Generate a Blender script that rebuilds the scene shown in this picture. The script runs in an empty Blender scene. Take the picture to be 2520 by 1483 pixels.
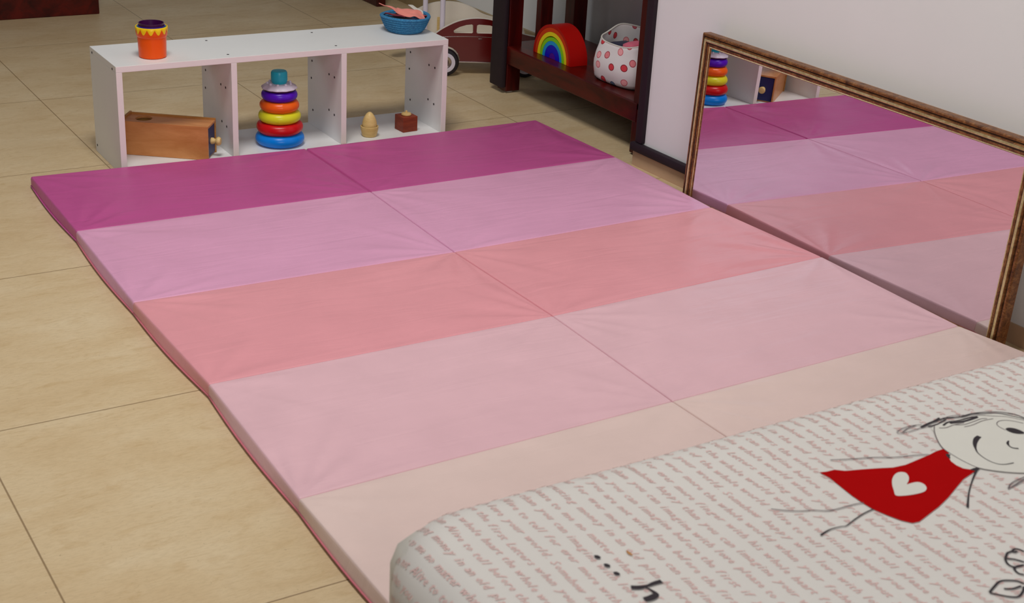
import bpy, bmesh, math, random
from mathutils import Vector, Matrix, Euler, noise
random.seed(7)
S = bpy.context.scene
COL = S.collection
W, H = 2520, 1483
# ---------------------------------------------------------------- camera
F_PX = 3484.09
CAM_LOC = Vector((-0.7508, -3.3737, 1.1880))
CAM_EUL = Euler((1.1606, -0.0530, -0.5473), 'XYZ')
cd = bpy.data.cameras.new('camera'); cam = bpy.data.objects.new('camera', cd); COL.objects.link(cam)
cd.sensor_width = 36.0; cd.sensor_fit = 'HORIZONTAL'; cd.lens = F_PX / W * 36.0
cam.location = CAM_LOC; cam.rotation_euler = CAM_EUL
cd.clip_start = 0.02
cd.dof.use_dof = True; cd.dof.focus_distance = 3.7; cd.dof.aperture_fstop = 16.0
S.camera = cam
CR = CAM_EUL.to_matrix()
def at(px, py, z):
    """point of the horizontal plane at height z seen at this pixel"""
    d = CR @ Vector(((px - W/2)/F_PX, -(py - H/2)/F_PX, -1))
    t = (z - CAM_LOC.z)/d.z
    return CAM_LOC + d*t
# ---------------------------------------------------------------- world + lights
wd = bpy.data.worlds.new('world'); S.world = wd; wd.use_nodes = True
bg = wd.node_tree.nodes['Background']; bg.inputs[0].default_value = (0.96, 0.95, 1.0, 1); bg.inputs[1].default_value = 0.06
def area(name, loc, target, size, power, col, size_y=None):
    l = bpy.data.lights.new(name, 'AREA'); l.energy = power; l.color = col
    l.shape = 'RECTANGLE'; l.size = size; l.size_y = size_y or size
    o = bpy.data.objects.new(name, l); COL.objects.link(o); o.location = loc
    o.rotation_euler = (Vector(target)-Vector(loc)).to_track_quat('-Z', 'Y').to_euler()
    return o
area('window_light', (-0.9, -5.2, 2.1), (0.6, -0.6, 0.0), 2.0, 84, (1.0, 0.985, 0.98), 1.6)
area('ceiling_light', (0.1, -1.0, 2.9), (0.2, -1.0, 0), 0.9, 78, (1.0, 0.97, 0.94))
area('cool_fill_light', (-1.8, 2.6, 2.1), (1.5, 0.4, 0.2), 1.3, 21, (0.78, 0.88, 1.0))  # added bluish fill lamp, lifts the shelf top and the niche wall
S.view_settings.view_transform = 'Standard'; S.view_settings.look = 'None'
S.view_settings.exposure = -0.65; S.view_settings.gamma = 1.0; S.view_settings.use_curve_mapping = False

# ---------------------------------------------------------------- materials
def lin(c):
    return tuple((x/255/12.92 if x/255 <= 0.04045 else ((x/255+0.055)/1.055)**2.4) for x in c)
class NT:
    def __init__(s, name):
        s.m = bpy.data.materials.new(name); s.m.use_nodes = True; s.t = s.m.node_tree; s.n = s.t.nodes
        s.p = s.n['Principled BSDF']
    def new(s, t, **k):
        n = s.n.new(t)
        for a, v in k.items():
            if a.startswith('i_'):
                key = a[2:]; key = int(key) if key.isdigit() else key
                n.inputs[key].default_value = v
            else: setattr(n, a, v)
        return n
    def l(s, a, b): s.t.links.new(a, b)
    def coord(s, out='Object'): return s.new('ShaderNodeTexCoord').outputs[out]
    def mapping(s, src, scale=(1,1,1), rot=(0,0,0), loc=(0,0,0)):
        m = s.new('ShaderNodeMapping'); m.inputs['Scale'].default_value = scale; m.inputs['Rotation'].default_value = rot; m.inputs['Location'].default_value = loc
        s.l(src, m.inputs[0]); return m.outputs[0]
    def noise(s, vec, scale, detail=4, rough=0.55, dist=0):
        n = s.new('ShaderNodeTexNoise'); n.inputs['Scale'].default_value = scale; n.inputs['Detail'].default_value = detail
        n.inputs['Roughness'].default_value = rough; n.inputs['Distortion'].default_value = dist
        s.l(vec, n.inputs['Vector']); return n.outputs['Fac']
    def ramp(s, fac, stops, interp='LINEAR'):
        r = s.new('ShaderNodeValToRGB'); r.color_ramp.interpolation = interp
        e = r.color_ramp.elements
        while len(e) < len(stops): e.new(0.5)
        for k, (p, c) in enumerate(stops):
            e[k].position = p; e[k].color = (*c[:3], 1)
        s.l(fac, r.inputs[0]); return r.outputs[0]
    def math(s, op, a, b=None):
        n = s.new('ShaderNodeMath', operation=op)
        for k, v in ((0, a), (1, b)):
            if v is None: continue
            if isinstance(v, (int, float)): n.inputs[k].default_value = v
            else: s.l(v, n.inputs[k])
        return n.outputs[0]
    def mix(s, fac, a, b, mode='MIX'):
        n = s.new('ShaderNodeMix', data_type='RGBA', blend_type=mode)
        for k, v in (('Factor', fac),):
            if isinstance(v, (int, float)): n.inputs[0].default_value = v
            else: s.l(v, n.inputs[0])
        for k, v in ((6, a), (7, b)):
            if isinstance(v, tuple): n.inputs[k].default_value = (*v[:3], 1)
            else: s.l(v, n.inputs[k])
        return n.outputs[2]
    def bump(s, h, strength, dist=0.01):
        b = s.new('ShaderNodeBump'); b.inputs['Strength'].default_value = strength; b.inputs['Distance'].default_value = dist
        s.l(h, b.inputs['Height']); s.l(b.outputs[0], s.p.inputs['Normal'])
def simple(name, c, rough=0.5, var=0.06, scale=30, bump=0.0, spec=0.5, coat=0, metal=0, stretch=(1,1,1)):
    k = NT(name); c = lin(c) if max(c) > 1 else c
    v = k.mapping(k.coord(), stretch)
    f = k.noise(v, scale)
    k.l(k.ramp(f, [(0.3, tuple(x*(1-var) for x in c)), (0.7, tuple(min(1, x*(1+var)) for x in c))]), k.p.inputs['Base Color'])
    k.p.inputs['Roughness'].default_value = rough
    k.p.inputs['Specular IOR Level'].default_value = spec
    k.p.inputs['Metallic'].default_value = metal
    if coat: k.p.inputs['Coat Weight'].default_value = coat; k.p.inputs['Coat Roughness'].default_value = 0.15
    if bump: k.bump(f, bump, 0.002)
    return k.m

def m_floor():
    k = NT('floor_tile'); co = k.coord('Object')
    sx = k.new('ShaderNodeSeparateXYZ'); k.l(co, sx.inputs[0])
    def line(val, off, per, w):
        a = k.math('ADD', val, off); a = k.math('DIVIDE', a, per); a = k.math('FRACT', a)
        a = k.math('SUBTRACT', a, 0.5); a = k.math('ABSOLUTE', a); a = k.math('SUBTRACT', 0.5, a)
        a = k.math('MULTIPLY', a, per)
        r = k.new('ShaderNodeMapRange'); r.inputs['From Min'].default_value = w; r.inputs['From Max'].default_value = w*2.4
        r.inputs['To Min'].default_value = 1; r.inputs['To Max'].default_value = 0
        k.l(a, r.inputs['Value']); return r.outputs[0]
    lx = line(sx.outputs[0], 0.38+6.05, 0.605, 0.0008); ly = line(sx.outputs[1], 0.527+6.5, 0.65, 0.0008)
    g = k.math('MAXIMUM', lx, ly)
    v1 = k.mapping(co, (1.0, 2.2, 1)); big = k.noise(v1, 3.2, 6, 0.62, 0.6)
    v2 = k.mapping(co, (10, 30, 1)); fine = k.noise(v2, 7, 5, 0.7)
    v3 = k.mapping(co, (3.0, 9, 1)); mid = k.noise(v3, 5, 6, 0.65, 1.0)
    c = k.ramp(big, [(0.30, lin((205, 178, 136))), (0.5, lin((214, 190, 150))), (0.72, lin((222, 202, 166)))])
    c = k.mix(k.ramp(mid, [(0.52, (0, 0, 0)), (0.78, (0.55, 0.55, 0.55))]), c, lin((186, 152, 100)))
    c = k.mix(k.ramp(fine, [(0.45, (0, 0, 0)), (0.8, (0.38, 0.38, 0.38))]), c, lin((168, 140, 100)))
    spk = k.noise(k.mapping(co, (1, 1, 1)), 160, 2)
    c = k.mix(k.ramp(spk, [(0.68, (0, 0, 0)), (0.78, (0.5, 0.5, 0.5))]), c, lin((150, 125, 92)))
    c = k.mix(k.math('MULTIPLY', g, 0.75), c, lin((120, 92, 58)))
    k.l(c, k.p.inputs['Base Color'])
    k.l(k.ramp(mid, [(0.3, (0.38,)*3), (0.7, (0.5,)*3)]), k.p.inputs['Roughness'])
    k.p.inputs['Specular IOR Level'].default_value = 0.35
    h = k.math('SUBTRACT', k.math('MULTIPLY', fine, 0.15), g)
    k.bump(h, 0.35, 0.001)
    return k.m
def m_vinyl(name, c):
    k = NT(name); co = k.coord('Object'); c = lin(c)
    f = k.noise(co, 9, 3)
    k.l(k.ramp(f, [(0.3, tuple(x*0.965 for x in c)), (0.7, tuple(min(1, x*1.03) for x in c))]), k.p.inputs['Base Color'])
    k.p.inputs['Roughness'].default_value = 0.42; k.p.inputs['Specular IOR Level'].default_value = 0.42
    a = k.noise(k.mapping(co, (1.2, 7.0, 1), (0, 0, 0.35)), 3.2, 3, 0.5, 0.8)
    b = k.noise(k.mapping(co, (1, 1, 1)), 420, 2)
    h = k.math('ADD', k.math('MULTIPLY', a, 1.0), k.math('MULTIPLY', b, 0.012))
    k.bump(h, 0.42, 0.006)
    return k.m
def m_wood(name, dark, light, rough=0.35, scale=6, stretch=(1, 1, 12), coat=0.2, rot=(0,0,0)):
    k = NT(name); co = k.coord('Object')
    v = k.mapping(co, stretch, rot)
    n = k.noise(v, scale, 6, 0.6, 0.6)
    d = k.noise(k.mapping(co, tuple(s*4 for s in stretch), rot), scale*2, 3, 0.6)
    c = k.ramp(n, [(0.28, lin(dark)), (0.72, lin(light))])
    c = k.mix(k.ramp(d, [(0.5, (0, 0, 0)), (0.8, (0.35,)*3)]), c, lin(dark))
    k.l(c, k.p.inputs['Base Color']); k.p.inputs['Roughness'].default_value = rough
    k.p.inputs['Specular IOR Level'].default_value = 0.28
    k.p.inputs['Coat Weight'].default_value = coat; k.p.inputs['Coat Roughness'].default_value = 0.25
    k.bump(n, 0.1, 0.001)
    return k.m
def m_gilt():
    k = NT('gilt_frame'); co = k.coord('Object')
    a = k.noise(k.mapping(co, (1, 1, 1)), 60, 5, 0.7, 0.5); b = k.noise(co, 300, 3, 0.6)
    c = k.ramp(a, [(0.3, lin((70, 38, 20))), (0.5, lin((134, 84, 44))), (0.72, lin((172, 122, 72)))])
    c = k.mix(k.ramp(b, [(0.5, (0,)*3), (0.7, (0.8,)*3)]), c, lin((62, 36, 20)))
    k.l(c, k.p.inputs['Base Color']); k.p.inputs['Roughness'].default_value = 0.42; k.p.inputs['Metallic'].default_value = 0.35
    k.bump(b, 0.3, 0.001); return k.m
def m_gold():
    k = NT('pale_gold_leaf'); co = k.coord('Object')
    a = k.noise(co, 90, 4, 0.7)
    k.l(k.ramp(a, [(0.3, lin((190, 168, 110))), (0.7, lin((240, 226, 176)))]), k.p.inputs['Base Color'])
    k.p.inputs['Roughness'].default_value = 0.38; k.p.inputs['Metallic'].default_value = 0.65; return k.m
def m_mirror():
    k = NT('mirror_silver'); k.p.inputs['Metallic'].default_value = 1; k.p.inputs['Roughness'].default_value = 0.0
    f = k.noise(k.coord(), 0.8, 1)
    k.l(k.ramp(f, [(0, (0.80, 0.79, 0.81)), (1, (0.82, 0.81, 0.83))]), k.p.inputs['Base Color']); return k.m
def m_rope():
    k = NT('blue_cotton_rope'); co = k.coord('Object')
    n = k.noise(k.mapping(co, (1, 1, 2)), 260, 4, 0.7); b = k.noise(co, 25, 3)
    c = k.ramp(n, [(0.35, lin((18, 84, 140))), (0.7, lin((84, 164, 205)))])
    k.l(k.mix(k.ramp(b, [(0.4, (0,)*3), (0.7, (0.4,)*3)]), c, lin((40, 140, 196))), k.p.inputs['Base Color'])
    k.p.inputs['Roughness'].default_value = 0.85; k.bump(n, 0.7, 0.002); return k.m
def m_dots():
    k = NT('printed_canvas'); co = k.coord('Object')
    v = k.new('ShaderNodeTexVoronoi', feature='F1', voronoi_dimensions='2D'); v.inputs['Scale'].default_value = 26.0; v.inputs['Randomness'].default_value = 0.55
    k.l(k.mapping(k.coord('UV'), (1.08, 0.92, 1), (0, 0, 0.3)), v.inputs['Vector'])
    d = v.outputs['Distance']
    inside = k.ramp(d, [(0.0, (1,)*3), (0.235, (1,)*3), (0.25, (0,)*3)])
    edge = k.ramp(d, [(0.19, (0,)*3), (0.20, (1,)*3), (0.235, (1,)*3), (0.25, (0,)*3)])
    sp = k.new('ShaderNodeSeparateColor'); k.l(v.outputs['Color'], sp.inputs[0])
    fill = k.ramp(sp.outputs[0], [(0.0, lin((214, 60, 70))), (0.28, lin((240, 168, 170))), (0.52, lin((110, 140, 170))), (0.68, lin((226, 130, 135))), (0.85, lin((190, 90, 100)))], 'CONSTANT')
    lnc = k.ramp(sp.outputs[0], [(0.0, lin((130, 24, 36))), (0.28, lin((200, 90, 100))), (0.52, lin((40, 56, 96))), (0.68, lin((160, 52, 66)))], 'CONSTANT')
    w = lin((226, 222, 220))
    c = k.mix(inside, w, fill); c = k.mix(edge, c, lnc)
    k.l(c, k.p.inputs['Base Color']); k.p.inputs['Roughness'].default_value = 0.85
    k.bump(k.noise(co, 500, 2), 0.15, 0.001); return k.m
def m_cotton(name, c, s=900, b=0.12):
    k = NT(name); co = k.coord('Object'); c = lin(c)
    n = k.noise(co, s, 2); big = k.noise(co, 5, 3)
    k.l(k.ramp(big, [(0.3, tuple(x*0.97 for x in c)), (0.7, tuple(min(1, x*1.02) for x in c))]), k.p.inputs['Base Color'])
    k.p.inputs['Roughness'].default_value = 0.8; k.p.inputs['Sheen Weight'].default_value = 0.1
    k.bump(k.math('ADD', k.math('MULTIPLY', n, 0.05), big), b, 0.004); return k.m

M = {}
M['floor'] = m_floor()
M['wall'] = simple('wall_paint', (232, 233, 232), 0.7, 0.012, 4, 0.03)
M['base'] = simple('tan_skirting', (196, 164, 134), 0.55, 0.05, 14)
M['base2'] = simple('olive_skirting', (168, 146, 108), 0.55, 0.05, 14)
M['foam'] = simple('plum_foam', (30, 10, 24), 0.7, 0.1, 60)
M['white'] = simple('white_laminate', (232, 232, 230), 0.38, 0.012, 10)
M['whiteedge'] = simple('white_edge_band', (238, 230, 226), 0.4, 0.012, 10)
M['hole'] = simple('dark_hole', (50, 44, 44), 0.8, 0.05, 50)
M['mahog'] = m_wood('mahogany', (40, 3, 2), (98, 18, 8), 0.32, 5, (4, 1, 4), 0.08)
M['mahogv'] = m_wood('mahogany_upright', (36, 3, 3), (84, 10, 6), 0.36, 5, (6, 6, 0.8), 0.08)
M['pale'] = m_wood('pale_beech', (204, 168, 100), (230, 202, 138), 0.45, 6, (3, 3, 10), 0.1)
M['box'] = m_wood('beech_ply', (190, 122, 66), (214, 150, 92), 0.4, 5, (2, 8, 8), 0.15)
M['boxedge'] = m_wood('beech_edge', (170, 112, 52), (206, 150, 84), 0.45, 6, (2, 8, 8), 0.1)
M['cube'] = m_wood('red_cedar', (110, 40, 24), (150, 66, 40), 0.5, 7, (3, 3, 12), 0.05)
M['gilt'] = m_gilt(); M['gold'] = m_gold(); M['mirror'] = m_mirror(); M['rope'] = m_rope(); M['dots'] = m_dots()
M['sheet'] = m_cotton('sheet_cotton', (218, 213, 206))
M['print'] = simple('pink_print', (220, 184, 178), 0.8, 0.03, 40)
M['ink'] = simple('black_ink', (30, 16, 26), 0.75, 0.05, 40)
M['thinink'] = simple('grey_ink', (104, 92, 94), 0.75, 0.05, 40)
M['reddress'] = simple('red_print', (170, 0, 2), 0.85, 0.02, 40, 0, 0.05)
M['patch'] = simple('plain_print', (216, 213, 203), 0.8, 0.01, 40)
def plastic(n, c, r=0.28): return simple(n, c, r, 0.02, 20, 0, 0.32)
for n, c in dict(p_blue=(0, 130, 232), p_red=(205, 14, 22), p_yellow=(224, 222, 40), p_orange=(245, 100, 20), p_purple=(86, 14, 190),
                 p_white=(222, 214, 228), p_dark=(40, 16, 40), p_cyan=(40, 180, 200), p_cuporange=(246, 86, 0), p_cupyellow=(250, 205, 20),
                 p_teal=(20, 150, 150), p_indigo=(70, 40, 160), p_plum=(66, 14, 70), p_magenta=(150, 30, 130), r_red=(172, 8, 2),
                 r_orange=(205, 60, 6), r_yellow=(236, 216, 30), r_green=(130, 205, 24), r_cyan=(24, 150, 214), r_blue=(16, 12, 190), r_violet=(80, 10, 150)).items():
    M[n] = plastic(n, c, 0.3 if n[0] == 'p' else 0.42)
M['coral'] = m_cotton('coral_cloth', (238, 142, 128)); M['navy'] = m_cotton('navy_cloth', (24, 24, 60)); M['wine'] = m_cotton('wine_cloth', (120, 14, 40))
M['pinkcloth'] = m_cotton('pink_felt', (214, 100, 124)); M['redcloth'] = m_cotton('red_felt', (200, 40, 26))
M['carred'] = simple('maroon_lacquer', (100, 5, 5), 0.3, 0.03, 10, 0, 0.5, 0.3)
M['cream'] = simple('cream_lacquer', (232, 222, 206), 0.4, 0.02, 10)
M['tyre'] = simple('black_rubber', (24, 18, 26), 0.6, 0.05, 40)
M['chrome'] = simple('chrome', (190, 180, 178), 0.2, 0.03, 40, metal=1)
M['felt'] = simple('white_felt', (210, 205, 195), 0.8, 0.05, 60)
M['drawer'] = simple('navy_drawer_paint', (24, 30, 92), 0.45, 0.03, 30)
ROWCOL = [(194, 84, 146), (226, 164, 196), (232, 158, 166), (232, 188, 196), (232, 206, 198)]
for i, c in enumerate(ROWCOL): M['v%d' % i] = m_vinyl('vinyl_shade_%d' % i, c)
M['piping'] = simple('rose_piping', (206, 112, 124), 0.5, 0.03, 40)

# ---------------------------------------------------------------- mesh helpers
def link(name, bm, mats, parent=None, smooth=False, loc=None, rot=None):
    me = bpy.data.meshes.new(name)
    bmesh.ops.recalc_face_normals(bm, faces=bm.faces)
    bm.to_mesh(me); bm.free()
    if not isinstance(mats, (list, tuple)): mats = [mats]
    for m in mats: me.materials.append(m)
    if smooth:
        for p in me.polygons: p.use_smooth = True
        if smooth != 'all':
            try: me.set_sharp_from_angle(angle=math.radians(smooth if smooth is not True else 40))
            except Exception: pass
    o = bpy.data.objects.new(name, me); COL.objects.link(o)
    if parent: o.parent = parent
    if loc is not None: o.location = loc
    if rot is not None: o.rotation_euler = rot
    return o
def thing(name, label, cat, loc=(0, 0, 0), rot=(0, 0, 0), group=None):
    o = bpy.data.objects.new(name, None); COL.objects.link(o); o.location = loc; o.rotation_euler = rot
    o.empty_display_size = 0.05
    return tag(o, label, cat, group)
def tag(o, label, cat, group=None, kind=None):
    if label: o['label'] = label
    if cat: o['category'] = cat
    if group: o['group'] = group
    if kind: o['kind'] = kind
    return o
def box(bm, x0, x1, y0, y1, z0, z1, bev=0.0, M4=None, mi=0):
    r = bmesh.ops.create_cube(bm, size=1)
    vs = r['verts']
    for v in vs: v.co = Vector(((x0+x1)/2+v.co.x*(x1-x0), (y0+y1)/2+v.co.y*(y1-y0), (z0+z1)/2+v.co.z*(z1-z0)))
    fs = list({f for v in vs for f in v.link_faces})
    if bev:
        es = list({e for f in fs for e in f.edges})
        rr = bmesh.ops.bevel(bm, geom=es, offset=bev, segments=2, affect='EDGES', profile=0.5)
        vs = list({v for f in rr['faces'] for v in f.verts} | {v for v in vs if v.is_valid}); fs = list({f for v in vs for f in v.link_faces})
    for f in fs: f.material_index = mi
    if M4 is not None:
        for v in vs: v.co = M4 @ v.co
    return vs
def lathe(bm, prof, n=48, M4=None, mi=0, fn=None):
    """prof: list of (r, z[, mi]); closed when first==last"""
    rings = []
    for p in prof:
        r, z = p[0], p[1]
        if r < 1e-6:
            v = bm.verts.new((0, 0, z)); rings.append([v]*n)
        else:
            ring = []
            for i in range(n):
                a = 2*math.pi*i/n; rr, zz = (r, z) if fn is None else fn(r, z, a)
                ring.append(bm.verts.new((rr*math.cos(a), rr*math.sin(a), zz)))
            rings.append(ring)
    vs = {v for r in rings for v in r}
    for k in range(len(rings)-1):
        A, B = rings[k], rings[k+1]; m = prof[k+1][2] if len(prof[k+1]) > 2 else mi
        for i in range(n):
            j = (i+1) % n; q = []
            for v in (A[i], A[j], B[j], B[i]):
                if v not in q: q.append(v)
            if len(q) > 2:
                try: f = bm.faces.new(q); f.material_index = m
                except ValueError: pass
    if M4 is not None:
        for v in vs: v.co = M4 @ v.co
    return vs
def tube(bm, pts, r, n=8, mi=0, cap=True):
    pts = [Vector(p) for p in pts]; rings = []
    up = Vector((0, 0, 1))
    for i, p in enumerate(pts):
        t = (pts[min(i+1, len(pts)-1)]-pts[max(i-1, 0)]).normalized()
        a = t.cross(up if abs(t.dot(up)) < 0.95 else Vector((1, 0, 0))).normalized(); b = t.cross(a)
        rr = r[i] if isinstance(r, (list, tuple)) else r
        rings.append([bm.verts.new(p+(a*math.cos(2*math.pi*k/n)+b*math.sin(2*math.pi*k/n))*rr) for k in range(n)])
    for k in range(len(rings)-1):
        for i in range(n):
            f = bm.faces.new((rings[k][i], rings[k][(i+1) % n], rings[k+1][(i+1) % n], rings[k+1][i])); f.material_index = mi
    if cap:
        bm.faces.new(rings[0][::-1]).material_index = mi; bm.faces.new(rings[-1]).material_index = mi
def prism(bm, poly, h0, h1, M4=None, mi=0, holes=(), side_mi=None):
    """extrude polygon (x,y) from h0 to h1 along local z, holes cut through"""
    side_mi = mi if side_mi is None else side_mi
    loops = [poly]+list(holes); allv = []
    caps = []
    for h in (h0, h1):
        es = []; rows = []
        for lp in loops:
            vs = [bm.verts.new((x, y, h)) for x, y in lp]; rows.append(vs); allv += vs
            es += [bm.edges.new((vs[i], vs[(i+1) % len(vs)])) for i in range(len(vs))]
        r = bmesh.ops.triangle_fill(bm, use_beauty=True, use_dissolve=False, edges=es)
        for g in r['geom']:
            if isinstance(g, bmesh.types.BMFace): g.material_index = mi
        caps.append(rows)
    for A, B in zip(*caps):
        n = len(A)
        for i in range(n):
            f = bm.faces.new((A[i], A[(i+1) % n], B[(i+1) % n], B[i])); f.material_index = side_mi
    if M4 is not None:
        for v in allv: v.co = M4 @ v.co
    return allv
def smoothstep(a, b, x):
    t = max(0, min(1, (x-a)/(b-a))); return t*t*(3-2*t)
def catmull(pts, n=8, closed=False):
    out = []; N = len(pts)
    P = [Vector(p) for p in pts]
    rng = range(N if closed else N-1)
    for i in rng:
        if closed: a, b, c, d = P[(i-1) % N], P[i], P[(i+1) % N], P[(i+2) % N]
        else: a, b, c, d = P[max(i-1, 0)], P[i], P[i+1], P[min(i+2, N-1)]
        for k in range(n):
            t = k/n
            out.append(0.5*((2*b)+(c-a)*t+(2*a-5*b+4*c-d)*t*t+(3*b-a-3*c+d)*t**3))
    if not closed: out.append(P[-1])
    return out

# ================================================================ SETTING
bm = bmesh.new(); box(bm, -4.0, 4.0, -5.0, 4.0, -0.05, 0.0)
tag(link('floor', bm, M['floor']), 'beige tiled floor with thin brown joints', 'floor', kind='structure')
def wx(y): return 1.525 + 0.030*(-0.39-y)
# right wall that carries the mirror: ends at y=-0.42, niche behind it
bm = bmesh.new()
vs = [bm.verts.new(p) for p in ((wx(-0.43), -0.43, 0), (wx(-5), -5, 0), (1.9, -5, 0), (1.9, -0.43, 0))]
top = [bm.verts.new((v.co.x, v.co.y, 2.6)) for v in vs]
bm.faces.new(vs[::-1]); bm.faces.new(top)
for i in range(4): bm.faces.new((vs[i], vs[(i+1) % 4], top[(i+1) % 4], top[i]))
tag(link('wall_right', bm, M['wall']), 'white wall behind the leaning mirror', 'wall', kind='structure')
bm = bmesh.new(); box(bm, 1.9, 2.0, -0.6, 4.0, 0, 2.6)
tag(link('wall_niche', bm, M['wall']), 'white wall behind the wooden bookcase', 'wall', kind='structure')
bm = bmesh.new(); box(bm, -4, 2.0, 3.9, 4.0, 0, 2.6)
tag(link('wall_back', bm, M['wall']), 'far white wall', 'wall', kind='structure')
bm = bmesh.new(); box(bm, 1.888, 1.90, -0.43, 3.9, 0, 0.092)
tag(link('baseboard_niche', bm, M['base2']), 'tan skirting along the niche wall', 'baseboard', kind='structure')
bm = bmesh.new()
a, b = -0.40, -4.9
q = [bm.verts.new(p) for p in ((wx(a)-0.004, a, 0), (wx(b)-0.004, b, 0), (wx(b)+0.01, b, 0), (wx(a)+0.01, a, 0))]
t = [bm.verts.new((v.co.x, v.co.y, 0.043)) for v in q]
bm.faces.new(q[::-1]); bm.faces.new(t)
for i in range(4): bm.faces.new((q[i], q[(i+1) % 4], t[(i+1) % 4], t[i]))
tag(link('baseboard_right', bm, M['base']), 'low tan skirting under the white wall', 'baseboard', kind='structure')
# dark foam edge guards on the wall corner and on the ledge of the skirting
bm = bmesh.new(); box(bm, wx(-.40)-0.012, wx(-.40)+0.05, -0.443, -0.412, 0.0685, 1.6, 0.006)
tag(link('edge_guard', bm, M['foam'], smooth=True), 'dark plum foam strip running up the white wall corner', 'edge guard', 'dark foam edge guards')
bm = bmesh.new()
pts = [(wx(-0.398)-0.006, -0.398), (wx(-0.86)-0.006, -0.86)]
ang = math.atan2(pts[1][1]-pts[0][1], pts[1][0]-pts[0][0]); L = math.dist(*pts)
box(bm, 0, L, -0.012, 0.008, 0, 0.025, 0.006)
tag(link('edge_guard', bm, M['foam'], smooth=True, loc=(pts[0][0], pts[0][1], 0.0435), rot=(0, 0, ang)), 'dark plum foam strip lying along the low skirting left of the mirror', 'edge guard', 'dark foam edge guards')

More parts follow.
